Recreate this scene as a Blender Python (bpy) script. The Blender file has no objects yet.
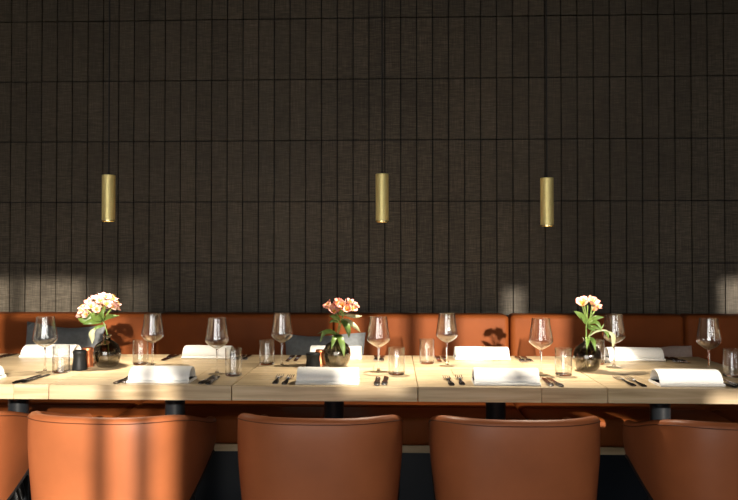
import bpy, bmesh, math, random
from mathutils import Vector, Matrix
random.seed(7)
R = math.radians
scene = bpy.context.scene
C = scene.collection

# ------------------------------------------------------------------ camera
cam_d = bpy.data.cameras.new('camera')
cam_d.sensor_width = 36.0
cam_d.lens = 704.0 / 738.0 * 36.0
cam_d.clip_start = 0.05
cam = bpy.data.objects.new('camera', cam_d)
cam.location = (0, 0, 1.19)
cam.rotation_euler = (R(90.83), 0, R(2.03))
C.objects.link(cam)
scene.camera = cam

# ------------------------------------------------------------------ world, sun, exposure
SUN_STRENGTH = 7.0
SKY_STRENGTH = 4.4
world = bpy.data.worlds.new('sky'); scene.world = world
world.use_nodes = True
bg = world.node_tree.nodes['Background']
bg.inputs['Color'].default_value = (1.0, 0.975, 0.94, 1)
bg.inputs['Strength'].default_value = SKY_STRENGTH
sun_d = bpy.data.lights.new('sun', 'SUN')
sun_d.energy = SUN_STRENGTH; sun_d.angle = R(0.8); sun_d.color = (1.0, 0.90, 0.77)
sun = bpy.data.objects.new('sun', sun_d); C.objects.link(sun)
SUN_DIR = Vector((-0.30, 1.0, -0.25)).normalized()      # travels into the room, down and to the left
sun.rotation_euler = SUN_DIR.to_track_quat('-Z', 'Y').to_euler()
sun.location = (3, -8, 5)
YW = -2.2                                               # window wall behind the camera

def portal(x0, x1, z0, z1):                             # daylight portals in the window openings
    d = bpy.data.lights.new('window_portal', 'AREA'); d.shape = 'RECTANGLE'
    d.size = x1 - x0; d.size_y = z1 - z0; d.cycles.is_portal = True
    o = bpy.data.objects.new('window_portal', d); C.objects.link(o)
    o.location = ((x0 + x1) / 2, YW - 0.02, (z0 + z1) / 2); o.rotation_euler = (R(90), 0, 0)

vs = scene.view_settings
vs.view_transform = 'Standard'; vs.look = 'None'; vs.gamma = 1.0; vs.use_curve_mapping = False
vs.exposure = 0.15
scene.cycles.transparent_max_bounces = 32
scene.cycles.max_bounces = 10

# ------------------------------------------------------------------ material helpers
def mat(name):
    m = bpy.data.materials.new(name); m.use_nodes = True
    nt = m.node_tree; return m, nt, nt.nodes, nt.links, nt.nodes['Principled BSDF']
def node(N, t, **kw):
    n = N.new(t)
    for k, v in kw.items(): setattr(n, k, v)
    return n
def ramp(N, stops):
    r = N.new('ShaderNodeValToRGB'); e = r.color_ramp.elements
    while len(e) < len(stops): e.new(0.5)
    for el, (p, c) in zip(e, stops): el.position = p; el.color = (*c, 1)
    return r
def simple(name, col, rough=0.5, metal=0.0, spec=0.5, noise=0.0, nscale=30, bump=0.0):
    m, nt, N, L, b = mat(name)
    b.inputs['Roughness'].default_value = rough; b.inputs['Metallic'].default_value = metal
    b.inputs['Specular IOR Level'].default_value = spec
    b.inputs['Base Color'].default_value = (*col, 1)
    if noise or bump:
        tc = node(N, 'ShaderNodeTexCoord'); nz = node(N, 'ShaderNodeTexNoise')
        nz.inputs['Scale'].default_value = nscale; nz.inputs['Detail'].default_value = 4
        L.new(tc.outputs['Object'], nz.inputs['Vector'])
        if noise:
            r = ramp(N, [(0.3, [c * (1 - noise) for c in col]), (0.7, [min(1, c * (1 + noise)) for c in col])])
            L.new(nz.outputs['Fac'], r.inputs['Fac']); L.new(r.outputs['Color'], b.inputs['Base Color'])
        if bump:
            bp = node(N, 'ShaderNodeBump'); bp.inputs['Strength'].default_value = bump; bp.inputs['Distance'].default_value = 0.004
            L.new(nz.outputs['Fac'], bp.inputs['Height']); L.new(bp.outputs['Normal'], b.inputs['Normal'])
    return m

def wall_panel_mat():
    m, nt, N, L, b = mat('woven dark timber panel')
    tc = node(N, 'ShaderNodeTexCoord'); oi = node(N, 'ShaderNodeObjectInfo')
    ge = node(N, 'ShaderNodeNewGeometry')
    def strand(sc, seed):
        mp = node(N, 'ShaderNodeMapping'); mp.inputs['Scale'].default_value = sc; mp.inputs['Location'].default_value = (seed, seed, seed)
        nz = node(N, 'ShaderNodeTexNoise'); nz.inputs['Scale'].default_value = 1; nz.inputs['Detail'].default_value = 3
        L.new(ge.outputs['Position'], mp.inputs['Vector']); L.new(mp.outputs['Vector'], nz.inputs['Vector'])
        return nz.outputs['Fac']
    v = strand((420, 1, 9), 3.1); h = strand((22, 1, 300), 7.7); big = strand((1.1, 1, 1.4), 1.3)
    ad = node(N, 'ShaderNodeMath', operation='ADD'); L.new(v, ad.inputs[0]); L.new(h, ad.inputs[1])
    hf = node(N, 'ShaderNodeMath', operation='MULTIPLY'); L.new(ad.outputs[0], hf.inputs[0]); hf.inputs[1].default_value = 0.5
    r = ramp(N, [(0.36, (0.034, 0.027, 0.018)), (0.52, (0.066, 0.054, 0.038)), (0.66, (0.122, 0.102, 0.076))])
    L.new(hf.outputs[0], r.inputs['Fac'])
    mr = node(N, 'ShaderNodeMapRange'); L.new(oi.outputs['Random'], mr.inputs['Value'])
    mr.inputs['To Min'].default_value = 0.88; mr.inputs['To Max'].default_value = 1.10
    mb = node(N, 'ShaderNodeMapRange'); L.new(big, mb.inputs['Value'])
    mb.inputs['From Min'].default_value = 0.3; mb.inputs['From Max'].default_value = 0.7
    mb.inputs['To Min'].default_value = 0.85; mb.inputs['To Max'].default_value = 1.15
    mm = node(N, 'ShaderNodeMath', operation='MULTIPLY'); L.new(mr.outputs[0], mm.inputs[0]); L.new(mb.outputs[0], mm.inputs[1])
    mx = node(N, 'ShaderNodeVectorMath', operation='SCALE'); L.new(r.outputs['Color'], mx.inputs[0]); L.new(mm.outputs[0], mx.inputs['Scale'])
    L.new(mx.outputs['Vector'], b.inputs['Base Color'])
    b.inputs['Roughness'].default_value = 0.62; b.inputs['Specular IOR Level'].default_value = 0.3
    bp = node(N, 'ShaderNodeBump'); bp.inputs['Strength'].default_value = 0.35; bp.inputs['Distance'].default_value = 0.002
    L.new(hf.outputs[0], bp.inputs['Height']); L.new(bp.outputs['Normal'], b.inputs['Normal'])
    return m

def oak_mat(name, c0, c1, c2, rough=0.42):
    m, nt, N, L, b = mat(name)
    ge = node(N, 'ShaderNodeNewGeometry'); oi = node(N, 'ShaderNodeObjectInfo')
    off = node(N, 'ShaderNodeMath', operation='MULTIPLY'); L.new(oi.outputs['Random'], off.inputs[0]); off.inputs[1].default_value = 40
    cb = node(N, 'ShaderNodeCombineXYZ'); L.new(off.outputs[0], cb.inputs[0]); L.new(off.outputs[0], cb.inputs[2])
    va = node(N, 'ShaderNodeVectorMath', operation='ADD'); L.new(ge.outputs['Position'], va.inputs[0]); L.new(cb.outputs[0], va.inputs[1])
    mp = node(N, 'ShaderNodeMapping'); mp.inputs['Scale'].default_value = (3.0, 55, 55); L.new(va.outputs[0], mp.inputs['Vector'])
    nz = node(N, 'ShaderNodeTexNoise'); nz.inputs['Scale'].default_value = 1; nz.inputs['Detail'].default_value = 5; nz.inputs['Distortion'].default_value = 0.4
    L.new(mp.outputs[0], nz.inputs['Vector'])
    r = ramp(N, [(0.3, c0), (0.52, c1), (0.75, c2)]); L.new(nz.outputs['Fac'], r.inputs['Fac'])
    mr = node(N, 'ShaderNodeMapRange'); L.new(oi.outputs['Random'], mr.inputs['Value'])
    mr.inputs['To Min'].default_value = 0.90; mr.inputs['To Max'].default_value = 1.08
    mx = node(N, 'ShaderNodeVectorMath', operation='SCALE'); L.new(r.outputs['Color'], mx.inputs[0]); L.new(mr.outputs[0], mx.inputs['Scale'])
    L.new(mx.outputs[0], b.inputs['Base Color'])
    b.inputs['Roughness'].default_value = rough
    bp = node(N, 'ShaderNodeBump'); bp.inputs['Strength'].default_value = 0.15; bp.inputs['Distance'].default_value = 0.002
    L.new(nz.outputs['Fac'], bp.inputs['Height']); L.new(bp.outputs['Normal'], b.inputs['Normal'])
    return m

def leather_mat(name, col, rough=0.42, spec=0.4):
    m, nt, N, L, b = mat(name)
    tc = node(N, 'ShaderNodeTexCoord'); oi = node(N, 'ShaderNodeObjectInfo')
    nz = node(N, 'ShaderNodeTexNoise'); nz.inputs['Scale'].default_value = 5; nz.inputs['Detail'].default_value = 5
    L.new(tc.outputs['Object'], nz.inputs['Vector'])
    r = ramp(N, [(0.3, [c * 0.86 for c in col]), (0.7, [c * 1.12 for c in col])]); L.new(nz.outputs['Fac'], r.inputs['Fac'])
    L.new(r.outputs['Color'], b.inputs['Base Color'])
    b.inputs['Roughness'].default_value = rough; b.inputs['Specular IOR Level'].default_value = spec
    vo = node(N, 'ShaderNodeTexVoronoi'); vo.inputs['Scale'].default_value = 420; L.new(tc.outputs['Object'], vo.inputs['Vector'])
    bp = node(N, 'ShaderNodeBump'); bp.inputs['Strength'].default_value = 0.12; bp.inputs['Distance'].default_value = 0.001
    L.new(vo.outputs['Distance'], bp.inputs['Height']); L.new(bp.outputs['Normal'], b.inputs['Normal'])
    return m

def glass_mat(name, tint, base=0.045, rough=0.0, power=2.6, edge=0.35):
    # thin-walled glass: light goes straight through, Fresnel reflection on every surface
    m, nt, N, L, b = mat(name); N.remove(b)
    out = [n for n in N if n.type == 'OUTPUT_MATERIAL'][0]
    lw = node(N, 'ShaderNodeLayerWeight'); lw.inputs['Blend'].default_value = 0.5
    pw = node(N, 'ShaderNodeMath', operation='POWER'); L.new(lw.outputs['Facing'], pw.inputs[0]); pw.inputs[1].default_value = power
    ma = node(N, 'ShaderNodeMath', operation='MULTIPLY_ADD'); L.new(pw.outputs[0], ma.inputs[0]); ma.inputs[1].default_value = 1 - base; ma.inputs[2].default_value = base
    tr = node(N, 'ShaderNodeBsdfTransparent'); tr.inputs['Color'].default_value = (*tint, 1)
    p6 = node(N, 'ShaderNodeMath', operation='POWER'); L.new(lw.outputs['Facing'], p6.inputs[0]); p6.inputs[1].default_value = 5.0
    mc = node(N, 'ShaderNodeMix', data_type='RGBA'); L.new(p6.outputs[0], mc.inputs[0])     # longer path through the wall at the edges
    mc.inputs[6].default_value = (*tint, 1); mc.inputs[7].default_value = (*[c * edge for c in tint], 1)
    L.new(mc.outputs[2], tr.inputs['Color'])
    gl = node(N, 'ShaderNodeBsdfGlossy'); gl.inputs['Roughness'].default_value = rough; gl.inputs['Color'].default_value = (1, 1, 1, 1)
    mx = node(N, 'ShaderNodeMixShader'); L.new(ma.outputs[0], mx.inputs[0]); L.new(tr.outputs[0], mx.inputs[1]); L.new(gl.outputs[0], mx.inputs[2])
    L.new(mx.outputs[0], out.inputs['Surface'])
    return m

def petal_mat(name, inner, mid, tip):
    m, nt, N, L, b = mat(name)
    tc = node(N, 'ShaderNodeTexCoord'); ln = node(N, 'ShaderNodeVectorMath', operation='LENGTH')
    L.new(tc.outputs['Object'], ln.inputs[0])
    nz = node(N, 'ShaderNodeTexNoise'); nz.inputs['Scale'].default_value = 90; L.new(tc.outputs['Object'], nz.inputs['Vector'])
    mr = node(N, 'ShaderNodeMath', operation='MULTIPLY_ADD'); L.new(ln.outputs['Value'], mr.inputs[0]); mr.inputs[1].default_value = 30.0
    sb = node(N, 'ShaderNodeMath', operation='MULTIPLY_ADD'); L.new(nz.outputs['Fac'], sb.inputs[0]); sb.inputs[1].default_value = 0.5; sb.inputs[2].default_value = -0.25
    L.new(sb.outputs[0], mr.inputs[2])
    r = ramp(N, [(0.12, inner), (0.5, mid), (0.92, tip)]); L.new(mr.outputs[0], r.inputs['Fac'])
    L.new(r.outputs['Color'], b.inputs['Base Color']); b.inputs['Roughness'].default_value = 0.6
    b.inputs['Subsurface Weight'].default_value = 0.0
    return m

M = {}
M['panel'] = wall_panel_mat()
M['joint'] = simple('black joint backing', (0.008, 0.007, 0.006), 0.9)
M['oak'] = oak_mat('pale oiled oak', (0.40, 0.285, 0.155), (0.56, 0.42, 0.25), (0.64, 0.51, 0.33))
M['rail'] = oak_mat('oak rail', (0.46, 0.34, 0.19), (0.60, 0.46, 0.27), (0.68, 0.54, 0.34))
M['leather'] = leather_mat('cognac leather', (0.385, 0.118, 0.042), 0.45, 0.4)
M['bench'] = leather_mat('rust bench leather', (0.215, 0.056, 0.013), 0.55, 0.1)
M['piping'] = simple('black piping', (0.012, 0.010, 0.010), 0.6)
M['seam'] = simple('dark stitched seam', (0.13, 0.036, 0.012), 0.6)
M['black_metal'] = simple('black powder coat', (0.014, 0.016, 0.019), 0.32)
M['gloss_panel'] = simple('glossy blue black plinth', (0.005, 0.009, 0.015), 0.3, spec=0.3)
M['brass'] = simple('brushed brass', (1.0, 0.83, 0.36), 0.5, 0.65, noise=0.05, nscale=200)
M['brass_rim'] = simple('polished brass rim', (0.85, 0.70, 0.36), 0.25, 1.0)
PENDANT_W = 47.0
M['bulb'] = simple('warm lamp glass', (1, 0.8, 0.55)); _b = M['bulb'].node_tree.nodes['Principled BSDF']
_b.inputs['Emission Color'].default_value = (1, 0.80, 0.55, 1); _b.inputs['Emission Strength'].default_value = 6.0
M['cord'] = simple('black cord', (0.006, 0.006, 0.006), 0.7)
M['steel'] = simple('polished steel', (0.55, 0.54, 0.52), 0.16, 1.0)
M['steel_dark'] = simple('gunmetal steel', (0.16, 0.15, 0.15), 0.22, 1.0)
M['napkin'] = simple('white linen', (0.84, 0.83, 0.80), 0.85, noise=0.03, nscale=160, bump=0.25)
M['glass'] = glass_mat('clear glass', (0.97, 0.97, 0.965), 0.10, 0.02, 3.4, 0.08)
M['foot_glass'] = glass_mat('thin foot glass', (0.99, 0.99, 0.985), 0.05, 0.03, 9.0, 0.85)
M['solid_glass'] = simple('solid clear glass', (1, 1, 1), 0.0); _g = M['solid_glass'].node_tree.nodes['Principled BSDF']
_g.inputs['Transmission Weight'].default_value = 1.0; _g.inputs['IOR'].default_value = 1.5
M['smoke'] = glass_mat('smoked glass', (0.55, 0.51, 0.43), 0.09, 0.04)
M['water'] = glass_mat('water', (0.88, 0.86, 0.8), 0.04)
M['pepper'] = simple('matt black ceramic', (0.010, 0.011, 0.012), 0.5, spec=0.25)
M['copper'] = simple('copper', (0.72, 0.25, 0.11), 0.35, 0.85)
M['grey_cloth'] = simple('slate grey fabric', (0.20, 0.212, 0.215), 0.9, noise=0.12, nscale=60, bump=0.4)
M['taupe_cloth'] = simple('taupe fabric', (0.50, 0.38, 0.32), 0.9, noise=0.08, nscale=60, bump=0.3)
M['petal_a'] = petal_mat('pale pink petal', (0.80, 0.55, 0.10), (0.80, 0.60, 0.52), (0.76, 0.33, 0.29))
M['petal_b'] = petal_mat('coral pink petal', (0.85, 0.60, 0.14), (0.84, 0.50, 0.40), (0.72, 0.22, 0.18))
M['petal_c'] = petal_mat('cream pink petal', (0.85, 0.56, 0.06), (0.80, 0.58, 0.42), (0.70, 0.26, 0.20))
M['throat'] = simple('yellow throat', (0.72, 0.42, 0.05), 0.6)
M['leaf'] = simple('fresh green leaf', (0.115, 0.19, 0.038), 0.42, noise=0.25, nscale=40)
M['leaf_pale'] = simple('pale dry leaf', (0.42, 0.42, 0.24), 0.5, noise=0.15, nscale=40)
M['stem'] = simple('green stem', (0.17, 0.25, 0.06), 0.5)
M['plaster'] = simple('warm grey plaster', (0.30, 0.28, 0.26), 0.9, noise=0.06, nscale=6)
M['ceiling'] = simple('dark ceiling paint', (0.06, 0.058, 0.055), 0.9)
M['floor'] = oak_mat('dark oak floor', (0.05, 0.035, 0.022), (0.09, 0.062, 0.04), (0.13, 0.09, 0.06), 0.4)
M['mullion'] = simple('dark window frame', (0.03, 0.03, 0.03), 0.5)
M['added_cloth'] = simple('linen blind', (0.45, 0.42, 0.37), 0.9)
M['paving'] = simple('pale paving', (0.34, 0.33, 0.31), 0.9, noise=0.1, nscale=3)

# ------------------------------------------------------------------ mesh helpers
class MB:
    def __init__(s): s.v = []; s.f = []
    def add(s, vs, fs):
        n = len(s.v); s.v += [tuple(p) for p in vs]; s.f += [tuple(i + n for i in q) for q in fs]; return s
    def box(s, x0, x1, y0, y1, z0, z1):
        return s.add([(x0,y0,z0),(x1,y0,z0),(x1,y1,z0),(x0,y1,z0),(x0,y0,z1),(x1,y0,z1),(x1,y1,z1),(x0,y1,z1)],
                     [(3,2,1,0),(4,5,6,7),(0,1,5,4),(1,2,6,5),(2,3,7,6),(3,0,4,7)])
    def lathe(s, prof, seg=24, c=(0,0,0)):
        # prof: list of (r, z), closed ends when r == 0
        vs = []; fs = []; rings = []
        for r, z in prof:
            if r < 1e-6: rings.append([len(vs)]); vs.append((c[0], c[1], c[2] + z))
            else:
                rings.append(list(range(len(vs), len(vs) + seg)))
                for k in range(seg):
                    a = 2 * math.pi * k / seg; vs.append((c[0] + r * math.cos(a), c[1] + r * math.sin(a), c[2] + z))
        for A, B in zip(rings, rings[1:]):
            for k in range(seg):
                k2 = (k + 1) % seg
                if len(A) == 1 and len(B) == 1: continue
                if len(A) == 1: fs.append((A[0], B[k2], B[k]))
                elif len(B) == 1: fs.append((A[k], A[k2], B[0]))
                else: fs.append((A[k], A[k2], B[k2], B[k]))
        return s.add(vs, fs)
    def tube(s, pts, rad, seg=8, closed=False):
        pts = [Vector(p) for p in pts]; n = len(pts); vs = []; fs = []
        rs = rad if isinstance(rad, (list, tuple)) else [rad] * n
        up = Vector((0.13, 0.21, 0.97))
        for i, p in enumerate(pts):
            a = pts[i - 1] if i or closed else p; b = pts[(i + 1) % n] if i < n - 1 or closed else p
            t = (b - a).normalized(); u = t.cross(up)
            if u.length < 1e-3: u = t.cross(Vector((1, 0, 0)))
            u.normalize(); w = t.cross(u)
            for k in range(seg):
                an = 2 * math.pi * k / seg; vs.append(p + (u * math.cos(an) + w * math.sin(an)) * rs[i])
        m = n if closed else n - 1
        for i in range(m):
            for k in range(seg):
                k2 = (k + 1) % seg; j = (i + 1) % n
                fs.append((i*seg+k, i*seg+k2, j*seg+k2, j*seg+k))
        if not closed:
            fs.append(tuple(range(seg - 1, -1, -1))); fs.append(tuple((n-1)*seg + k for k in range(seg)))
        return s.add(vs, fs)
    def rbox(s, x0, x1, y0, y1, z0, z1, r=0.01, seg=3):
        bm = bmesh.new(); bmesh.ops.create_cube(bm, size=1.0)
        for v in bm.verts:
            v.co = ((x0+x1)/2 + v.co.x*(x1-x0), (y0+y1)/2 + v.co.y*(y1-y0), (z0+z1)/2 + v.co.z*(z1-z0))
        bmesh.ops.bevel(bm, geom=bm.edges[:], offset=r, segments=seg, affect='EDGES', profile=0.5)
        bm.verts.index_update()
        s.add([v.co[:] for v in bm.verts], [[v.index for v in f.verts] for f in bm.faces]); bm.free(); return s
    def grid(s, rows, close_u=False, close_v=False):
        # rows: list of equal-length point lists
        n = len(rows); m = len(rows[0]); vs = [p for r in rows for p in r]; fs = []
        for i in range(n if close_u else n - 1):
            for j in range(m if close_v else m - 1):
                i2 = (i + 1) % n; j2 = (j + 1) % m
                fs.append((i*m+j, i*m+j2, i2*m+j2, i2*m+j))
        return s.add(vs, fs)
    def mesh(s, name, m, smooth=True, angle=40):
        me = bpy.data.meshes.new(name); me.from_pydata(s.v, [], s.f); me.validate()
        bm = bmesh.new(); bm.from_mesh(me); bmesh.ops.recalc_face_normals(bm, faces=bm.faces[:]); bm.to_mesh(me); bm.free()
        if smooth:
            me.polygons.foreach_set('use_smooth', [True] * len(me.polygons)); me.set_sharp_from_angle(angle=R(angle))
        me.materials.append(m); return me
    def build(s, name, m, parent=None, loc=(0,0,0), smooth=True, angle=40):
        return link(name, s.mesh(name, m, smooth, angle), parent, loc)
def link(name, me, parent=None, loc=(0,0,0), rz=0):
    o = bpy.data.objects.new(name, me); C.objects.link(o); o.parent = parent; o.location = loc; o.rotation_euler = (0, 0, rz); return o
def tag(o, label, cat, group=None, kind=None):
    if label: o['label'] = label
    if cat: o['category'] = cat
    if group: o['group'] = group
    if kind: o['kind'] = kind
    return o
def thing(name, label, cat, loc, rz=0, group=None):
    o = bpy.data.objects.new(name, None); C.objects.link(o); o.location = loc; o.rotation_euler = (0, 0, rz)
    o.empty_display_size = 0.05
    return tag(o, label, cat, group)
def copy_tree(o, parent=None):
    c = o.copy(); C.objects.link(c); c.parent = parent
    for ch in list(o.children): copy_tree(ch, c)
    return c
def struct(o): o['kind'] = 'structure'; return o

# ------------------------------------------------------------------ room shell
XL, XR, YB, ZC = -3.6, 4.4, 3.845, 3.19
struct(MB().box(XL - .1, XR + .1, YW - .1, YB + .1, -0.1, 0).build('floor', M['floor'], smooth=False))
struct(MB().box(XL - .1, XR + .1, YW - .1, YB + .1, ZC, ZC + 0.1).build('ceiling', M['ceiling'], smooth=False))
wall_back = struct(MB().box(XL - .1, XR + .1, YB, YB + 0.1, 0, ZC).build('wall_back', M['joint'], smooth=False))
struct(MB().box(XL - .1, XL, YW, YB, 0, ZC).build('wall_left', M['plaster'], smooth=False))
struct(MB().box(XR, XR + .1, YW, YB, 0, ZC).build('wall_right', M['plaster'], smooth=False))
struct(MB().box(-14, 14, -16, YW - .1, -0.15, -0.05).build('ground_outside', M['paving'], smooth=False))

# window wall behind the camera: unseen openings (x0, x1, z0, z1), shaped to place the sun patches
OPEN = [(-2.3, -0.62, 0.35, 2.72), (-0.45, 0.68, 0.35, 2.600), (1.45, 2.66, 1.90, 2.395), (3.68, 4.25, 0.6, 2.72)]
SUN_PATCH_HOLES = [(2.41, 2.52, 2.395, 2.55), (2.48, 2.66, 1.66, 1.90), (1.22, 1.45, 1.90, 2.12), (3.56, 3.68, 2.40, 2.60)]  # added holes that let through single small patches of sun
def wall_with_holes(holes):
    xs = sorted({XL, XR, *[h[0] for h in holes], *[h[1] for h in holes]})
    zs = sorted({0.0, ZC, *[h[2] for h in holes], *[h[3] for h in holes]})
    mb = MB()
    for x0, x1 in zip(xs, xs[1:]):
        for z0, z1 in zip(zs, zs[1:]):
            cx, cz = (x0 + x1) / 2, (z0 + z1) / 2
            if any(h[0] < cx < h[1] and h[2] < cz < h[3] for h in holes): continue
            mb.box(x0, x1, YW - .06, YW, z0, z1)
    return mb
struct(wall_with_holes(OPEN + SUN_PATCH_HOLES).build('wall_front', M['plaster'], smooth=False))
for h in OPEN: portal(*h)
# unseen windows, with bars added to stripe the sun on chair and bench
n = 1
for x0, x1, z0, z1, bars in [(-2.3, -0.62, 0.35, 2.72, (-1.75, -1.2)), (-0.45, 0.68, 0.35, 2.600, (-0.27, 0.395, 0.535)), (1.45, 2.66, 1.90, 2.395, (1.63, 1.86, 2.06)), (3.68, 4.25, 0.6, 2.72, (3.95,))]:
    w = struct(MB().box(x0, x1, YW - .05, YW - .01, z0, z0 + .05).build('window_%d' % n, M['mullion'], smooth=False)); n += 1
    bw = 0.034 if z0 > 1.5 else 0.02
    for b in bars:
        MB().box(b - bw, b + bw, YW - .05, YW - .015, z0 + .05, z1).build('added_bar', M['mullion'], w, smooth=False)
    if n == 3:
        MB().box(-0.32, 0.20, YW - .05, YW - .015, 2.17, 2.37).build('sun_block_bar', M['mullion'], w, smooth=False)  # added bar that keeps the sun off the left bench back
        for b in (0.13, 0.19, 0.25, 0.30, 0.325):
            MB().box(b - .016, b + .016, YW - .05, YW - .015, 2.37, 2.600).build('added_bar', M['mullion'], w, smooth=False)  # added slats that half-shade the wall beside the sun patch
# unseen linen drape, added to cut a slanted edge into the sunlight
cur = []
for i in range(25):
    t = i / 24; z = 2.66 - t * 2.2
    edge = 0.405 + 0.20 * min(1, max(0, (2.28 - z) / 0.38))
    row = []
    for j in range(33):
        u = j / 32; x = edge + u * (0.92 - edge); row.append((x, YW + 0.10 + 0.025 * math.sin(u * 9 * math.pi), z))
    cur.append(row)
cu = MB().grid(cur).build('added_drape', M['added_cloth'])
md = cu.modifiers.new('thickness', 'SOLIDIFY'); md.thickness = 0.004
tag(cu, 'unseen linen drape added behind the viewer to cut the sun', 'added_drape')

# panelled back wall: 48 columns by 6 rows in view, each a panel of its own
PW, PH, X0, Z0, GAP = 0.0866, 0.3350, -0.136, 1.175, 0.006
pm = MB().box(-PW/2 + GAP/2, PW/2 - GAP/2, -0.015, 0.0, -PH/2 + GAP/2, PH/2 - GAP/2).mesh('wall_panel', M['panel'], smooth=False)
rest = MB()
for c in range(-41, 53):
    for r in range(-3, 6):
        cx, cz = X0 + (c + .5) * PW, Z0 + (r + .5) * PH
        if cx - PW/2 < XL or cx + PW/2 > XR or cz + PH/2 > ZC + .01 or cz - PH/2 < 0.1: continue
        dy = random.uniform(-0.0012, 0.0012)
        if -24 <= c <= 23 and -1 <= r <= 4:
            link('wall_panel', pm, wall_back, (cx, YB + dy, cz))
        else:
            rest.box(cx - PW/2 + GAP/2, cx + PW/2 - GAP/2, YB - .015 + dy, YB, cz - PH/2 + GAP/2, cz + PH/2 - GAP/2)
tag(rest.build('outer_wall_panels', M['panel'], wall_back, smooth=False), None, None, kind='stuff')

# ------------------------------------------------------------------ banquette
bq = thing('banquette', 'long rust-orange leather banquette with oak rail along the panelled wall', 'banquette', (0, 3.15, 0))
BSEAM = [-3.0, -2.17, -1.262, -0.317, 0.598, 1.492, 2.40, 3.2]
for a, b in zip(BSEAM, BSEAM[1:]):
    MB().rbox(a + .003, b - .003, 0.51, 0.655, 0.44, 0.908, 0.028, 4).build('back_cushion', M['bench'], bq)
    MB().rbox(a + .003, b - .003, 0.0, 0.245, 0.362, 0.487, 0.022, 4).build('seat_cushion', M['bench'], bq)
    MB().rbox(a + .003, b - .003, 0.25, 0.508, 0.362, 0.487, 0.022, 4).build('seat_cushion', M['bench'], bq)
MB().box(-3.0, 3.2, 0.006, 0.62, 0.331, 0.362).build('rail', M['rail'], bq, smooth=False)
MB().box(-3.0, 3.2, 0.04, 0.62, 0.0, 0.331).build('plinth', M['gloss_panel'], bq, smooth=False)

def pillow(w, h, t, seed):
    rnd = random.Random(seed); front = []; back = []
    n = 14
    for i in range(n + 1):
        rf = []; rb = []
        for j in range(n + 1):
            u = -1 + 2 * i / n; v = -1 + 2 * j / n
            th = t * (max(0, 1 - abs(u)**2.6) * max(0, 1 - abs(v)**2.6))**0.55
            sx = 1 - 0.07 * (1 - v*v) * abs(u)**3; sz = 1 - 0.07 * (1 - u*u) * abs(v)**3
            x = u * w/2 * sx; z = v * h/2 * sz + 0.006 * math.sin(3*u + seed)
            wr = 0.005 * math.sin(7*u + 5*v + seed) * (1 - u*u) * (1 - v*v)
            rf.append((x, -th/2 - wr, z)); rb.append((x, th/2 - wr, z))
        front.append(rf); back.append(rb)
    return MB().grid(front).grid(back)
for x, z, w, h, t, rz, rx, ry, m, lab in [
    (-1.715, 0.672, 0.42, 0.38, 0.12, 0, -14, 2, 'grey_cloth', 'slate grey scatter cushion on the banquette behind the dense round bouquet'),
    (-0.352, 0.640, 0.42, 0.36, 0.12, 3, -14, 0, 'grey_cloth', 'slate grey scatter cushion on the banquette behind the middle coral bouquet'),
    (1.40, 0.632, 0.20, 0.27, 0.07, -8, -20, -4, 'taupe_cloth', 'small taupe cushion on the banquette near the right-hand seam')]:
    o = pillow(w, h, t, x).build('scatter_cushion', M[m], None, (x, 3.575, z), angle=80)
    o.rotation_euler = (R(rx), R(ry), R(rz)); tag(o, lab, 'cushion', 'scatter cushions on the banquette')

# ------------------------------------------------------------------ tables
PITCH, TC0, TF, TB, TZ = 0.652, -0.243, 2.455, 3.262, 0.75
tlabels = ['oak-topped table at the left edge of the photo', 'oak-topped table under the leftmost pendant and round bouquet',
           'oak-topped table carrying the middle coral bouquet', 'oak-topped table carrying the cream bouquet under the rightmost pendant',
           'oak-topped table at the right edge of the photo']
ROWS = 6; PD = (TB - TF) / ROWS
butts = {0: [0.2, None, -0.1, None, 0.12, None], 1: [None, 0.15, 0.15, None, -0.12, None], 2: [None, None, 0.16, 0.16, None, -0.1],
         3: [0.1, None, -0.18, None, 0.14, None], 4: [None, -0.14, None, 0.1, None, -0.2]}
for i in range(5):
    t = thing('dining_table', tlabels[i], 'table', (TC0 + (i - 2) * PITCH, (TF + TB)/2, 0), 0, 'row of oak tables')
    hw = PITCH/2 - 0.0015
    for r in range(ROWS):
        y0 = TF - (TF + TB)/2 + r * PD; cut = butts[i][r]
        for a, b in ([(-hw, hw)] if cut is None else [(-hw, cut - .0006), (cut + .0006, hw)]):
            MB().rbox(a, b, y0 + .0005, y0 + PD - .0005, TZ - 0.052, TZ, 0.0012, 1).build('plank', M['oak'], t, smooth=False)
    MB().lathe([(0, TZ - .06), (.16, TZ - .06), (.16, TZ - .0525), (0, TZ - .0525)], 24).build('mounting_plate', M['black_metal'], t)
    MB().lathe([(0, .01), (.040, .01), (.040, TZ - .06), (0, TZ - .06)], 28).build('pole', M['black_metal'], t)
    MB().lathe([(0, 0), (.23, 0), (.23, .008), (.21, .014), (.045, .022), (0, .022)], 32).build('base', M['black_metal'], t)

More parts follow.
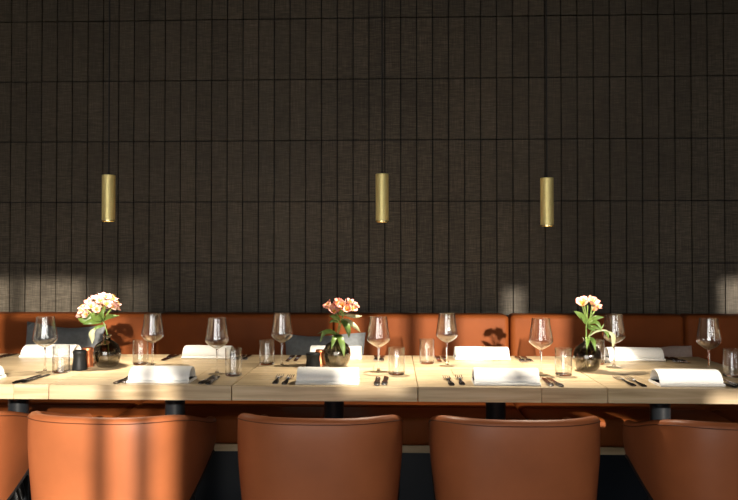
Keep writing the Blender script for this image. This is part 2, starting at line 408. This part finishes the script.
# ------------------------------------------------------------------ chairs
def shell_path():
    pts = []
    hw, yb, ya = 0.286, -0.28, 0.20
    n = 2.9
    for k in range(0, 5): pts.append((-hw + 0.012 * (1 - k/4)**2, ya - k/4 * (ya + 0.02)))
    for k in range(1, 28):
        a = -math.pi/2 + math.pi * k / 28
        sx, cy = math.sin(a), math.cos(a)
        pts.append((hw * math.copysign(abs(sx)**(2/n), sx), -0.02 + (yb + 0.02) * abs(cy)**(2/n)))
    for k in range(4, -1, -1): pts.append((hw - 0.012 * (1 - k/4)**2, ya - k/4 * (ya + 0.02)))
    # even resampling
    P = [Vector(p) for p in pts]; L = [0]
    for a, b in zip(P, P[1:]): L.append(L[-1] + (b - a).length)
    out = []; N = 56
    for i in range(N + 1):
        d = L[-1] * i / N
        k = max(j for j in range(len(L) - 1) if L[j] <= d + 1e-9); q = (d - L[k]) / (L[k+1] - L[k] + 1e-12)
        out.append(P[k].lerp(P[k+1], min(1, q)))
    return out
SP = shell_path()
def sm(a, b, x):
    t = min(1, max(0, (x - a) / (b - a))); return t*t*(3 - 2*t)
def ztop(y): return 0.680 - 0.010 * sm(-.26, -.10, y) - 0.080 * sm(-.20, .22, y)
def zlow(y): return 0.265 + 0.195 * min(1, max(0, (y + 0.28) / 0.46))
def kz(z): return 0.945 + 0.055 * sm(0.34, 0.66, z)
def make_chair():
    root = thing('tub_chair', '', 'chair', (0, 0, 0))
    outer = []; seam = []; pipe = []
    N = len(SP)
    for i, p in enumerate(SP):
        a = SP[max(0, i-1)]; b = SP[min(N-1, i+1)]; t = (b - a).normalized(); nrm = Vector((t.y, -t.x))   # outward
        if nrm.dot(p - Vector((0, -0.02))) < 0: nrm = -nrm
        zt, zl = ztop(p.y), zlow(p.y); TH = 0.042
        sec = []
        for q in range(8):                      # outside, bottom to top
            z = zl + (zt - 0.016 - zl) * q / 7; k = kz(z); bulge = 0.006 * math.sin(math.pi * q / 7)
            o = p * k + nrm * bulge; sec.append((o.x, o.y, z))
        k = kz(zt)
        for an in (25, 60, 90, 120, 155):       # rolled top edge
            r_ = TH/2; o = p*k - nrm * (r_ - r_ * math.cos(R(an))); sec.append((o.x, o.y, zt - 0.016 + 0.016 * math.sin(R(an))))
        for q in range(7, -1, -1):              # inside
            z = zl + (zt - 0.016 - zl) * q / 7; k2 = kz(z); o = p*k2 - nrm * TH; sec.append((o.x, o.y, z))
        outer.append(sec)
        o = p * k + nrm * 0.0008; seam.append((o.x, o.y, zt - 0.017))
        o = p * kz(zl) - nrm * 0.004; pipe.append((o.x, o.y, zl - 0.002))
    mb = MB().grid(outer, close_v=True)
    m = len(outer[0]); mb.f.append(tuple(range(m))); mb.f.append(tuple((N-1)*m + k for k in range(m - 1, -1, -1)))
    mb.build('shell', M['leather'], root, angle=70)
    MB().tube(seam, 0.0018, 6).build('top_seam', M['seam'], root)
    MB().tube(pipe, 0.009, 8).build('lower_edge', M['piping'], root)
    # seat cushion: rounded super-ellipse pad
    rows = []
    for z, s in [(0.372, .80), (0.375, .93), (0.385, .985), (0.41, 1.0), (0.44, 1.0), (0.458, .97), (0.468, .90), (0.472, .6), (0.473, .01)]:
        row = []
        for k in range(40):
            a = 2*math.pi*k/40; c_, s_ = math.cos(a), math.sin(a); n = 3.4
            row.append((0.226*s*math.copysign(abs(c_)**(2/n), c_), 0.0 + 0.222*s*math.copysign(abs(s_)**(2/n), s_), z))
        rows.append(row)
    mb = MB().grid(rows, close_v=True); mb.f.append(tuple(range(40)))
    mb.build('seat', M['leather'], root, angle=60)
    MB().rbox(-.19, .19, -.19, .19, .345, .371, .008, 2).build('seat_frame', M['black_metal'], root)
    for sx in (-1, 1):
        for sy in (-1, 1):
            MB().tube([(sx*.17, sy*.17, .345), (sx*.225, sy*.225, 0.0)], [.016, .010], 10).build('leg', M['black_metal'], root)
    return root
clabels = ['cognac leather tub chair at the left edge, only its arm in view',
           'cognac leather tub chair with striped sunlight across its back',
           'shaded cognac leather tub chair pushed up to the table with the coral bouquet',
           'shaded cognac leather tub chair pushed up to the table with the cream bouquet',
           'cognac leather tub chair cut off by the right edge of the photo']
proto = make_chair()
for i, (x, y, rz) in enumerate([(-1.635, 2.535, 2), (-0.972, 2.52, -5), (-0.256, 2.53, -1), (0.413, 2.53, 1), (1.15, 2.515, 6)]):
    o = proto if i == 0 else copy_tree(proto)
    o.location = (x, y, 0); o.rotation_euler = (0, 0, R(rz)); tag(o, clabels[i], 'chair', 'tub chairs along the near side of the tables')

# ------------------------------------------------------------------ pendants
for (x, zt, zb, lab) in [(-1.176, 1.541, 1.350, 'brass cylinder pendant lamp hanging above the dense round bouquet, leftmost'),
                         (-0.048, 1.541, 1.345, 'brass cylinder pendant lamp hanging in the middle of the wall'),
                         (0.617, 1.522, 1.327, 'brass cylinder pendant lamp hanging lowest, rightmost of three')]:
    t = thing('pendant_lamp', lab, 'lamp', (x, 2.86, zb), 0, 'brass pendants above the tables')
    h = zt - zb; r = 0.0265
    MB().lathe([(r - .002, .004), (r, .004), (r, h - .0015), (r - .0015, h), (0, h), (0, h - .003), (r - .003, h - .003), (r - .003, .004)], 40).build('shade', M['brass'], t)
    MB().lathe([(r - .003, 0), (r + .0018, 0), (r + .0018, .0045), (r - .003, .0045), (r - .003, 0)], 40).build('rim', M['brass_rim'], t)
    MB().lathe([(0, .012), (.019, .012), (.019, .05), (0, .05)], 24).build('lamp_insert', M['black_metal'], t)
    MB().lathe([(0, .0112), (.016, .0112), (.016, .0118), (0, .0118)], 24).build('bulb', M['bulb'], t)
    sd = bpy.data.lights.new('pendant_spot', 'SPOT'); sd.energy = PENDANT_W; sd.spot_size = R(118); sd.spot_blend = 0.9
    sd.shadow_soft_size = 0.016; sd.color = (1.0, 0.88, 0.70)
    so = bpy.data.objects.new('pendant_spot', sd); C.objects.link(so); so.parent = t; so.location = (0, 0, .008)
    MB().tube([(0, 0, h), (0, 0, ZC - zb - .02)], 0.0032, 8).build('cord', M['cord'], t)
    MB().lathe([(0, h), (.006, h), (.005, h + .012), (0, h + .012)], 12).build('cord_grip', M['cord'], t)
    MB().lathe([(0, ZC - zb - .025), (.04, ZC - zb - .025), (.04, ZC - zb), (0, ZC - zb)], 24).build('ceiling_rose', M['black_metal'], t)

# ------------------------------------------------------------------ glasses
def wine_meshes():
    out = [(.0045, .096), (.010, .099), (.022, .106), (.035, .115), (.0435, .124), (.0462, .131), (.0455, .139), (.0425, .157), (.0385, .181), (.0350, .205), (.0338, .217)]
    inn = [(r - .0010, z) for r, z in out[::-1][:-2]] + [(.009, .1015), (0, .1005)]
    bowl = MB().lathe([(0, .096)] + out + [(.0326, .2175)] + inn, 40).mesh('bowl', M['glass'], angle=60)
    stem = MB().lathe([(0, .006), (.0075, .006), (.0042, .014), (.0034, .03), (.0033, .070), (.0045, .0958), (0, .0958)], 16).mesh('stem', M['solid_glass'], angle=60)
    foot = MB().lathe([(0, 0), (.034, 0), (.0345, .001), (.030, .0022), (.012, .0045), (.0076, .0062), (0, .0062)], 40).mesh('foot', M['foot_glass'], angle=60)
    return bowl, stem, foot
def tumbler_mesh():
    bowl = MB().lathe([(.0300, .0085), (.0318, .0085), (.0320, .104), (.0314, .105), (.0308, .104), (.0304, .0085), (.0300, .0085)], 40).mesh('tumbler_wall', M['glass'], angle=50)
    return bowl
TBM = MB().lathe([(0, 0), (.029, 0), (.0312, .002), (.0318, .008), (.029, .0082), (0, .0078)], 40).mesh('tumbler_base', M['solid_glass'], angle=50)
WB, WS, WF = wine_meshes(); TM = tumbler_mesh()
wines = [(-1.373, 2.731, 'clear wine glass at the far left beside the black pepper pot'),
         (-0.999, 2.887, 'clear wine glass between the round bouquet vase and the napkin right of it'),
         (-0.684, 2.706, 'clear wine glass in shade just right of the striped-sun chair napkin'),
         (-0.466, 2.920, 'clear wine glass standing left of the middle grey cushion'),
         (-0.061, 2.777, 'clear wine glass just right of the coral bouquet in bright sun'),
         (0.220, 2.944, 'clear wine glass in front of the lit bench back at mid table'),
         (0.563, 2.727, 'clear wine glass left of the cream bouquet vase'),
         (0.902, 2.928, 'clear wine glass right behind the cream bouquet'),
         (1.207, 2.750, 'clear wine glass nearest the right edge of the photo')]
for x, y, lab in wines:
    t = thing('wine_glass', lab, 'wine glass', (x, y, TZ), 0, 'wine glasses on the oak tables')
    link('foot', WF, t); link('stem', WS, t); link('bowl', WB, t)
tumblers = [(-1.304, 2.721, 'straight clear tumbler left of the black pepper pot'),
            (-1.069, 2.941, 'straight clear tumbler right of the round bouquet vase'),
            (-0.612, 2.673, 'straight clear tumbler in shade at the seam of two tables'),
            (-0.536, 2.960, 'straight clear tumbler behind the seam, left of the middle grey cushion'),
            (0.010, 2.719, 'straight clear tumbler in bright sun right of the coral bouquet'),
            (0.140, 3.012, 'straight clear tumbler by the lit bench back at mid table'),
            (0.646, 2.718, 'straight clear tumbler directly left of the cream bouquet vase'),
            (0.860, 3.024, 'straight clear tumbler half hidden behind the cream bouquet vase'),
            (1.278, 2.717, 'straight clear tumbler cut by the right edge of the photo')]
for x, y, lab in tumblers:
    t = thing('tumbler', lab, 'tumbler', (x, y, TZ), 0, 'tumblers on the oak tables')
    link('tumbler_wall', TM, t); link('tumbler_base', TBM, t)

# ------------------------------------------------------------------ napkins
def napkin_mesh(w, seed):
    rnd = random.Random(seed); D = 0.098; H = 0.054
    prof = [(0.004, 0.0105), (0.001, 0.018), (0.006, 0.030), (0.020, 0.045), (0.040, 0.053), (0.058, 0.0535), (0.076, 0.045), (0.090, 0.028), (0.096, 0.0105)]
    rows = []; xs = [-w/2 + .000, -w/2 + .004] + [-w/2 + w * k/8 for k in range(1, 8)] + [w/2 - .004, w/2]
    ph = rnd.uniform(0, 6)
    def pr(x, inset):
        cy, cz = 0.048, 0.028
        return [(x, (cy + (a - cy) * inset) + 0.0012*math.sin(30*x + ph + b*60), 0.0105 + (b - 0.0105) * (inset + 0.025*math.sin(23*x + ph))) for a, b in prof]
    rows.append(pr(-w/2 + .030, 0.55)); rows.append(pr(-w/2 + .001, 0.90))
    for x in xs: rows.append(pr(x, 1.0 if -w/2 < x < w/2 else 0.97))
    rows.append(pr(w/2 - .001, 0.90)); rows.append(pr(w/2 - .030, 0.55))
    mb = MB().grid(rows, close_v=True)
    m = len(prof); mb.f.append(tuple(range(m))); mb.f.append(tuple((len(rows)-1)*m + k for k in range(m)))
    roll = mb.mesh('roll', M['napkin'], angle=70)
    base = MB()
    b2 = []
    for x in [-w/2 - .002 + (w + .004) * k/10 for k in range(11)]:
        j = 0.0012 * math.sin(19*x + ph)
        b2.append([(x, -.006 + j, .0), (x, -.009 + j, .005), (x, -.006 + j, .010), (x, .05, .0105), (x, .100, .0100), (x, .103, .005), (x, .100, 0)])
    base.grid(b2, close_v=True); base.f.append(tuple(range(7))); base.f.append(tuple(10*7 + k for k in range(7)))
    return roll, base.mesh('lower_fold', M['napkin'], angle=60)
naps = [(-1.575, 2.50, 0.225, 'rolled white napkin end peeking in at the left edge'),
        (-0.843, 2.488, 0.220, 'rolled white napkin in front of the striped-sun chair'),
        (-0.236, 2.480, 0.220, 'rolled white napkin in front of the coral bouquet vase'),
        (0.397, 2.484, 0.228, 'rolled white napkin at the table front left of the cream bouquet'),
        (1.036, 2.486, 0.220, 'rolled white napkin at the table front far right'),
        (-1.570, 3.125, 0.240, 'rolled white napkin before the left grey cushion on the bench side'),
        (-0.839, 3.110, 0.215, 'rolled white napkin on the bench side behind the shaded wine glass'),
        (-0.261, 3.115, 0.228, 'rolled white napkin on the bench side behind the coral bouquet vase'),
        (0.390, 3.108, 0.236, 'rolled white napkin on the bench side by the lit bench back'),
        (1.060, 3.110, 0.236, 'rolled white napkin on the bench side right of the cream bouquet')]
for i, (x, y, w, lab) in enumerate(naps):
    t = thing('napkin', lab, 'napkin', (x, y + .009, TZ), R(random.uniform(-1.2, 1.2)), 'rolled napkins at the place settings')
    a, b = napkin_mesh(w, i + 3); link('roll', a, t); link('lower_fold', b, t)

# ------------------------------------------------------------------ cutlery (lying along the depth of the table)
def knife_meshes():
    h = MB(); rows = []
    for y, w, z in [(0, .004, .004), (.004, .008, .005), (.03, .0095, .0065), (.075, .0075, .005), (.088, .0065, .0045)]:
        rows.append([(-w, y, .0015), (0, y, 0), (w, y, .0015), (w, y, z - .001), (0, y, z), (-w, y, z - .001)])
    h.grid(rows, close_v=True); h.f.append(tuple(range(6))); h.f.append(tuple(24 + k for k in range(6)))
    b = MB(); rows = []
    for y, a, c in [(.088, -.006, .006), (.10, -.006, .009), (.16, -.006, .0095), (.178, -.005, .006), (.186, -.0045, -.003)]:
        rows.append([(a, y, .001), (c, y, .0017), (c, y, .0023), (a, y, .0035)])
    b.grid(rows, close_v=True); b.f.append((0,1,2,3)); b.f.append(tuple(16 + k for k in range(4)))
    return h.mesh('handle', M['steel_dark']), b.mesh('blade', M['steel'])
def fork_meshes():
    h = MB(); rows = []
    for y, w, z in [(0, .004, .004), (.004, .0085, .005), (.03, .009, .0055), (.08, .0035, .006), (.112, .0035, .0075)]:
        rows.append([(-w, y, z - .004), (0, y, z - .0045), (w, y, z - .004), (w, y, z - .001), (0, y, z), (-w, y, z - .001)])
    h.grid(rows, close_v=True); h.f.append(tuple(range(6))); h.f.append(tuple(24 + k for k in range(6)))
    b = MB(); rows = []
    for y, w, z in [(.110, .0034, .0065), (.122, .0105, .004), (.138, .0118, .003)]:
        rows.append([(-w, y, z), (0, y, z - .0015), (w, y, z), (w, y, z + .002), (0, y, z + .0005), (-w, y, z + .002)])
    b.grid(rows, close_v=True); b.f.append(tuple(range(6))); b.f.append(tuple(12 + k for k in range(6)))
    for k in range(4):
        x = -.0098 + k * .00653
        b.tube([(x, .137, .0035), (x, .160, .0032), (x*.95, .186, .0062)], [.0017, .0016, .0009], 6)
    return h.mesh('handle', M['steel_dark']), b.mesh('head', M['steel'])
KH, KB = knife_meshes(); FH, FB = fork_meshes()
KX = [('front', [(-1.353, -1.326), (-0.687, -0.657), (-0.060, -0.034), (0.549, 0.581), (1.172, 1.200)]),
      ('back', [(-1.79, -1.765), (-1.022, -0.996), (-0.462, -0.434), (0.194, 0.222), (0.908, 0.928)])]
FX = [('front', [(-0.992, -0.967), (-0.422, -0.388), (0.203, 0.240), (0.836, 0.868)]),
      ('back', [(-0.690, -0.665), (-0.082, -0.052), (0.556, 0.586), (1.222, 1.25)])]
kl = {'front': ['by the napkin end at the left edge', 'right of the napkin before the striped-sun chair', 'at the table front right of the coral bouquet napkin', 'at the table front below the tumbler by the cream bouquet', 'at the table front by the right edge'],
      'back': ['on the bench side at the far left edge', 'on the bench side right of the round bouquet', 'on the bench side left of the middle grey cushion', 'on the bench side beneath the mid-table wine glass', 'on the bench side behind the cream bouquet vase']}
fl = {'front': ['left of the napkin before the striped-sun chair', 'left of the napkin before the coral bouquet', 'left of the front napkin at mid table', 'left of the far right front napkin'],
      'back': ['on the bench side behind the shaded tumbler', 'on the bench side behind the sunlit wine glass', 'on the bench side left of the cream bouquet', 'on the bench side at right near the taupe cushion']}
for kind, rows, H_, B_, labs in [('knife', KX, KH, KB, kl), ('fork', FX, FH, FB, fl)]:
    for side, pairs in rows:
        for i, pr in enumerate(pairs):
            for j, x in enumerate(pr):
                y = (2.468 + 0.012 * ((i + j) % 2)) if side == 'front' else (3.225 + 0.008 * ((i + j) % 2))
                if side == 'front' and kind == 'fork': y += 0.012
                rz = (0 if side == 'front' else math.pi) + R(random.uniform(-3, 3))
                t = thing(kind, '%s %s of the pair %s' % (('left', 'right')[j], kind, labs[side][i]), kind, (x, y, TZ), rz, 'cutlery laid on the tables')
                
                for nm, me in (('handle', H_), ('head' if kind == 'fork' else 'blade', B_)): link(nm, me, t).scale = (1.2, 1.0, 1.1)

# ------------------------------------------------------------------ salt and pepper pots
def pot(name, x, y, r, h, m, lab):
    t = thing(name, lab, 'pot', (x, y, TZ), 0, 'salt and pepper pots')
    MB().lathe([(0, 0), (r*.98, 0), (r, .003), (r*.92, h*.35), (r*.84, h*.62), (r*.88, h*.80), (r*.93, h*.86), (0, h*.86)], 28).build('body', m, t, angle=50)
    MB().lathe([(0, h*.865), (r*.93, h*.865), (r*.95, h*.95), (r*.86, h), (0, h*.985)], 28).build('lid', m, t, angle=50)
pot('pepper_pot', -1.262, 2.790, .028, .078, M['pepper'], 'waisted black pepper pot beside the dense round bouquet')
pot('salt_pot', -1.268, 2.880, .023, .078, M['copper'], 'copper salt pot tucked between pepper pot and round bouquet vase')
pot('pepper_pot', -0.330, 2.868, .031, .062, M['pepper'], 'waisted black pepper pot beside the middle coral bouquet')
pot('salt_pot', -0.309, 2.955, .022, .064, M['copper'], 'copper salt pot behind the black pot at the coral bouquet')

# ------------------------------------------------------------------ vases and flowers
def vase(x, y, lab):
    t = thing('bud_vase', lab, 'vase', (x, y, TZ), 0, 'smoked glass bud vases')
    out = [(0, 0), (.030, 0), (.040, .006), (.052, .025), (.0575, .050), (.055, .073), (.044, .093), (.027, .106), (.0155, .113), (.0135, .120), (.0150, .128), (.0195, .133)]
    inn = [(.0180, .1335), (.0135, .128), (.0120, .120), (.0140, .112), (.0255, .1045), (.042, .0915), (.0525, .073), (.055, .050), (.0495, .027), (.037, .010), (.020, .008), (0, .008)]
    MB().lathe(out + inn, 40).build('vase_body', M['smoke'], t, angle=60)
    MB().lathe([(0, .0085), (.036, .0105), (.0488, .027), (.0542, .050), (.0535, .060), (0, .060)], 32).build('water', M['water'], t, angle=60)
    return t
VA = (-1.182, 2.867); VBp = (-0.235, 2.901); VC = (0.766, 2.832)
vase(*VA, 'round smoked glass bud vase holding the dense pale bouquet')
vase(*VBp, 'round smoked glass bud vase holding the coral pink stems')
vase(*VC, 'round smoked glass bud vase holding the cream pink stems')

def flower_mesh(seed, m, size=1.0):
    rnd = random.Random(seed); mb = MB()
    for k in range(6):
        a = k * math.pi/3 + rnd.uniform(-.15, .15); L = (0.030 if k % 2 else 0.027) * size * rnd.uniform(.9, 1.08); W = (0.0095 if k % 2 else 0.0125) * size
        op = rnd.uniform(.55, .85) if k % 2 else rnd.uniform(.7, 1.0); rows = []
        for i in range(6):
            t = i/5; rad = L * (math.sin(op * t * 1.2) / 1.0); h = L * (t * math.cos(op * t * 0.9)); w = W * (math.sin(math.pi * min(1, .10 + t * .86)))**0.8 if i < 5 else W*.22
            row = []
            for j in range(-1, 2):
                px = rad + 0; py = w * j; pz = h + (0.25 * w if j else 0)
                row.append((px*math.cos(a) - py*math.sin(a), px*math.sin(a) + py*math.cos(a), pz))
            rows.append(row)
        mb.grid(rows)
    return mb.mesh('flower', m, angle=80)
throat = MB()
for k in range(5):
    a = k * 1.256; throat.tube([(0, 0, .002), (.004*math.cos(a), .004*math.sin(a), .014), (.007*math.cos(a), .007*math.sin(a), .023)], [.0012, .0009, .0014], 5)
TH_M = throat.mesh('stamens', M['throat'])
def leaf_mesh(pts, width, m, roll=0.0):
    P = [Vector(p) for p in pts]
    # Catmull-Rom through the points
    Q = []
    ext = [P[0]*2 - P[1]] + P + [P[-1]*2 - P[-2]]
    for i in range(1, len(ext) - 2):
        for s in range(5):
            t = s/5; a, b, c, d = ext[i-1:i+3]
            Q.append(0.5*((2*b) + (c - a)*t + (2*a - 5*b + 4*c - d)*t*t + (3*b - a - 3*c + d)*t**3))
    Q.append(P[-1]); n = len(Q); rows = []
    for i, q in enumerate(Q):
        tg = (Q[min(n-1, i+1)] - Q[max(0, i-1)]).normalized(); u = tg.cross(Vector((0, -1, 0.25)))
        if u.length < .05: u = Vector((1, 0, 0))
        u.normalize(); nn = u.cross(tg)
        u2 = u*math.cos(roll) + nn*math.sin(roll)
        t = i/(n-1); w = width * max(.06, math.sin(math.pi * (0.06 + 0.94*t)**0.85))
        rows.append([q - u2*w + nn*w*.3, q, q + u2*w + nn*w*.3])
    mb = MB().grid(rows)
    top = mb.mesh('leaf', m, angle=80); return top
def thick(o, t=0.0006):
    md = o.modifiers.new('thickness', 'SOLIDIFY'); md.thickness = t; return o
def bouquet(base, lab, pm, blooms, leaves, stems, seed):
    t = thing('flower_stems', lab, 'flowers', (base[0], base[1], TZ + .012), 0, 'alstroemeria in bud vases')
    rnd = random.Random(seed)
    variants = [flower_mesh(seed*10 + k, M[pm]) for k in range(3)]
    for p in stems: MB().tube(p, 0.0024, 7).build('stem', M['stem'], t)
    for i, (x, y, z, dx, dy, dz, s) in enumerate(blooms):
        o = link('flower', variants[i % 3], t, (x, y, z))
        o.rotation_mode = 'QUATERNION'; o.rotation_quaternion = Vector((dx, dy, dz)).normalized().to_track_quat('Z', 'Y') @ Matrix.Rotation(rnd.uniform(0, 6), 4, 'Z').to_quaternion()
        o.scale = (s, s, s); thick(o)
        link('stamens', TH_M, o)
    for pts, w, m, roll in leaves: thick(link('leaf', leaf_mesh(pts, w, M[m], roll), t), 0.0008)
    return t
# local coordinates: origin 12 mm above the table inside the vase
# 1: dense dome of pale flowers
blooms = []; rnd = random.Random(5)
hub = Vector((-0.036, 0.0, 0.212))
for k in range(30):
    ph = k * 2.39996; ct = 1 - (k + .5)/30 * 1.05; st = math.sqrt(max(0, 1 - ct*ct))
    d = Vector((st*math.cos(ph), st*math.sin(ph), ct)); tilt = Vector((0.05, 0, 0))
    p = hub + Vector((d.x*0.068, d.y*0.054, d.z*0.054 + 0.30*d.x*0.066))
    blooms.append((p.x, p.y, p.z, d.x, d.y, d.z + .35, rnd.uniform(.80, 1.0)))
stems1 = [[(.012, 0, .002), (.006, 0, .06), (.002, 0, .118), (-.008, 0, .155), (-.025, 0, .195)]]
for k in range(9):
    b = blooms[k*3]; stems1.append([(-.016, 0, .175), ((b[0]-.02)/2, b[1]/2, (b[2]+.18)/2), (b[0], b[1], b[2])])
leaves1 = [([(-.018, 0, .178), (-.055, -.02, .192), (-.085, -.03, .182), (-.110, -.03, .190)], .017, 'leaf', .2),
           ([(-.020, -.005, .176), (-.050, -.04, .178), (-.078, -.05, .168)], .014, 'leaf', -.2),
           ([(-.015, -.01, .178), (.015, -.03, .195), (.040, -.04, .200), (.066, -.04, .203)], .010, 'leaf', .1),
           ([(-.014, -.01, .182), (-.004, -.045, .205), (.004, -.052, .232)], .015, 'leaf', .1),
           ([(-.018, -.01, .180), (-.035, -.045, .200), (-.03, -.056, .220)], .013, 'leaf', -.1),
           ([(-.010, 0, .160), (-.035, -.02, .152), (-.055, -.02, .140)], .007, 'leaf', 0),
           ([(-.040, -.02, .148), (-.052, -.025, .130), (-.050, -.025, .108), (-.052, -.025, .085)], .011, 'leaf_pale', .3)]
bouquet(VA, 'dense dome of pale pink and white alstroemeria on a green stem', 'petal_a', blooms, leaves1, stems1, 3)
# 2: two coral heads
bl2 = []
for cx, cz, nn, sp in [(-.012, .228, 6, .020), (.040, .236, 9, .032)]:
    for k in range(nn):
        a = k * 2.4; r_ = sp * math.sqrt((k + .3)/nn)
        bl2.append((cx + r_*math.cos(a), r_*math.sin(a)*.8, cz + .012*math.cos(k*1.7) - r_*.25, math.cos(a)*.8, -.35 + math.sin(a)*.6, .8, rnd.uniform(.85, 1.05)))
stems2 = [[(-.010, 0, .002), (.0, 0, .06), (.004, 0, .118), (.016, 0, .165), (.024, 0, .200), (.032, 0, .226)],
          [(.014, .01, .002), (.004, .005, .06), (-.003, .004, .118), (.010, 0, .165), (.0, 0, .19), (-.012, 0, .215)],
          [(.018, 0, .185), (.03, -.01, .205), (.05, -.01, .226)], [(.016, 0, .180), (.004, -.01, .200), (-.004, -.01, .216)]]
leaves2 = [([(.020, 0, .185), (.050, -.02, .176), (.080, -.03, .155), (.098, -.03, .135)], .010, 'leaf_pale', .1),
           ([(.018, 0, .180), (.040, -.03, .165), (.050, -.04, .140), (.052, -.04, .112)], .013, 'leaf', .0),
           ([(.026, 0, .205), (.060, -.01, .200), (.085, -.02, .197), (.105, -.02, .200)], .008, 'leaf_pale', .2),
           ([(.012, 0, .180), (-.010, -.02, .196), (-.030, -.03, .200)], .009, 'leaf', .1),
           ([(.014, 0, .170), (-.015, .01, .178), (-.034, .01, .168)], .007, 'leaf', .1),
           ([(.002, 0, .122), (-.030, -.02, .136), (-.052, -.035, .128), (-.066, -.04, .095)], .010, 'leaf', .2),
           ([(.002, 0, .122), (-.045, -.015, .138), (-.080, -.02, .126)], .004, 'leaf', .1),
           ([(.002, 0, .120), (.018, -.045, .110), (.030, -.062, .075), (.034, -.064, .040)], .012, 'leaf', .1),
           ([(.0, -.01, .120), (-.008, -.045, .108), (-.018, -.062, .070)], .010, 'leaf', -.1),
           ([(.02, 0, .20), (.02, -.03, .215), (.02, -.04, .228)], .012, 'leaf', 0)]
bouquet(VBp, 'coral pink alstroemeria stems with drooping narrow leaves', 'petal_b', bl2, leaves2, stems2, 4)
# 3: small cream and pink cluster on an upright stem
bl3 = []
for k, (dx, dz, s) in enumerate([(-.018, .216, 1.2), (.016, .220, 1.2), (.036, .204, .8), (-.012, .234, .7), (.022, .196, .65)]):
    bl3.append((dx*1.1, -.012 + .010*(k % 3), dz + .032, dx*14, -.55, .75, s))
stems3 = [[(.004, 0, .002), (.0, 0, .06), (-.002, 0, .118), (-.002, 0, .165), (.002, 0, .205), (.004, 0, .248)],
          [(.0, 0, .180), (.012, -.005, .200), (.020, -.010, .252)], [(.0, 0, .185), (-.010, -.005, .215), (-.020, -.008, .248)], [(.004, 0, .19), (.025, .0, .215), (.040, .006, .236)], [(.0, 0, .20), (-.006, 0, .23), (-.013, -.002, .266)],
          [(-.012, .01, .002), (.0, .006, .06), (.004, .004, .118), (.02, .0, .145)]]
leaves3 = [([(-.002, 0, .180), (-.020, -.02, .200), (-.040, -.03, .216), (-.060, -.035, .228)], .012, 'leaf', .1),
           ([(-.002, 0, .178), (-.018, -.03, .190), (-.030, -.04, .204)], .010, 'leaf', -.1),
           ([(.002, 0, .180), (.030, -.02, .200), (.058, -.03, .204)], .010, 'leaf', .1),
           ([(.002, 0, .172), (.022, -.02, .165), (.044, -.03, .160), (.060, -.03, .178)], .007, 'leaf', .1),
           ([(.0, 0, .175), (.026, -.02, .185), (.040, -.03, .172), (.050, -.03, .150)], .008, 'leaf', .2),
           ([(.002, 0, .165), (.014, -.02, .158), (.026, -.03, .150)], .009, 'leaf', 0),
           ([(.002, 0, .120), (.030, -.02, .146), (.065, -.025, .152), (.092, -.02, .138)], .0035, 'leaf_pale', .2),
           ([(.080, -.022, .146), (.096, -.02, .130), (.098, -.02, .105), (.094, -.02, .082)], .010, 'leaf_pale', .3),
           ([(.060, -.024, .150), (.074, -.02, .140), (.080, -.02, .118)], .007, 'leaf', .2),
           ([(-.002, 0, .122), (-.010, -.045, .112), (-.018, -.062, .082)], .008, 'leaf', 0),
           ([(.002, 0, .122), (.012, -.045, .112), (.016, -.064, .075)], .009, 'leaf', 0)]
bouquet(VC, 'cream and pink alstroemeria on an upright stem with arching leaves', 'petal_c', bl3, leaves3, stems3, 6)
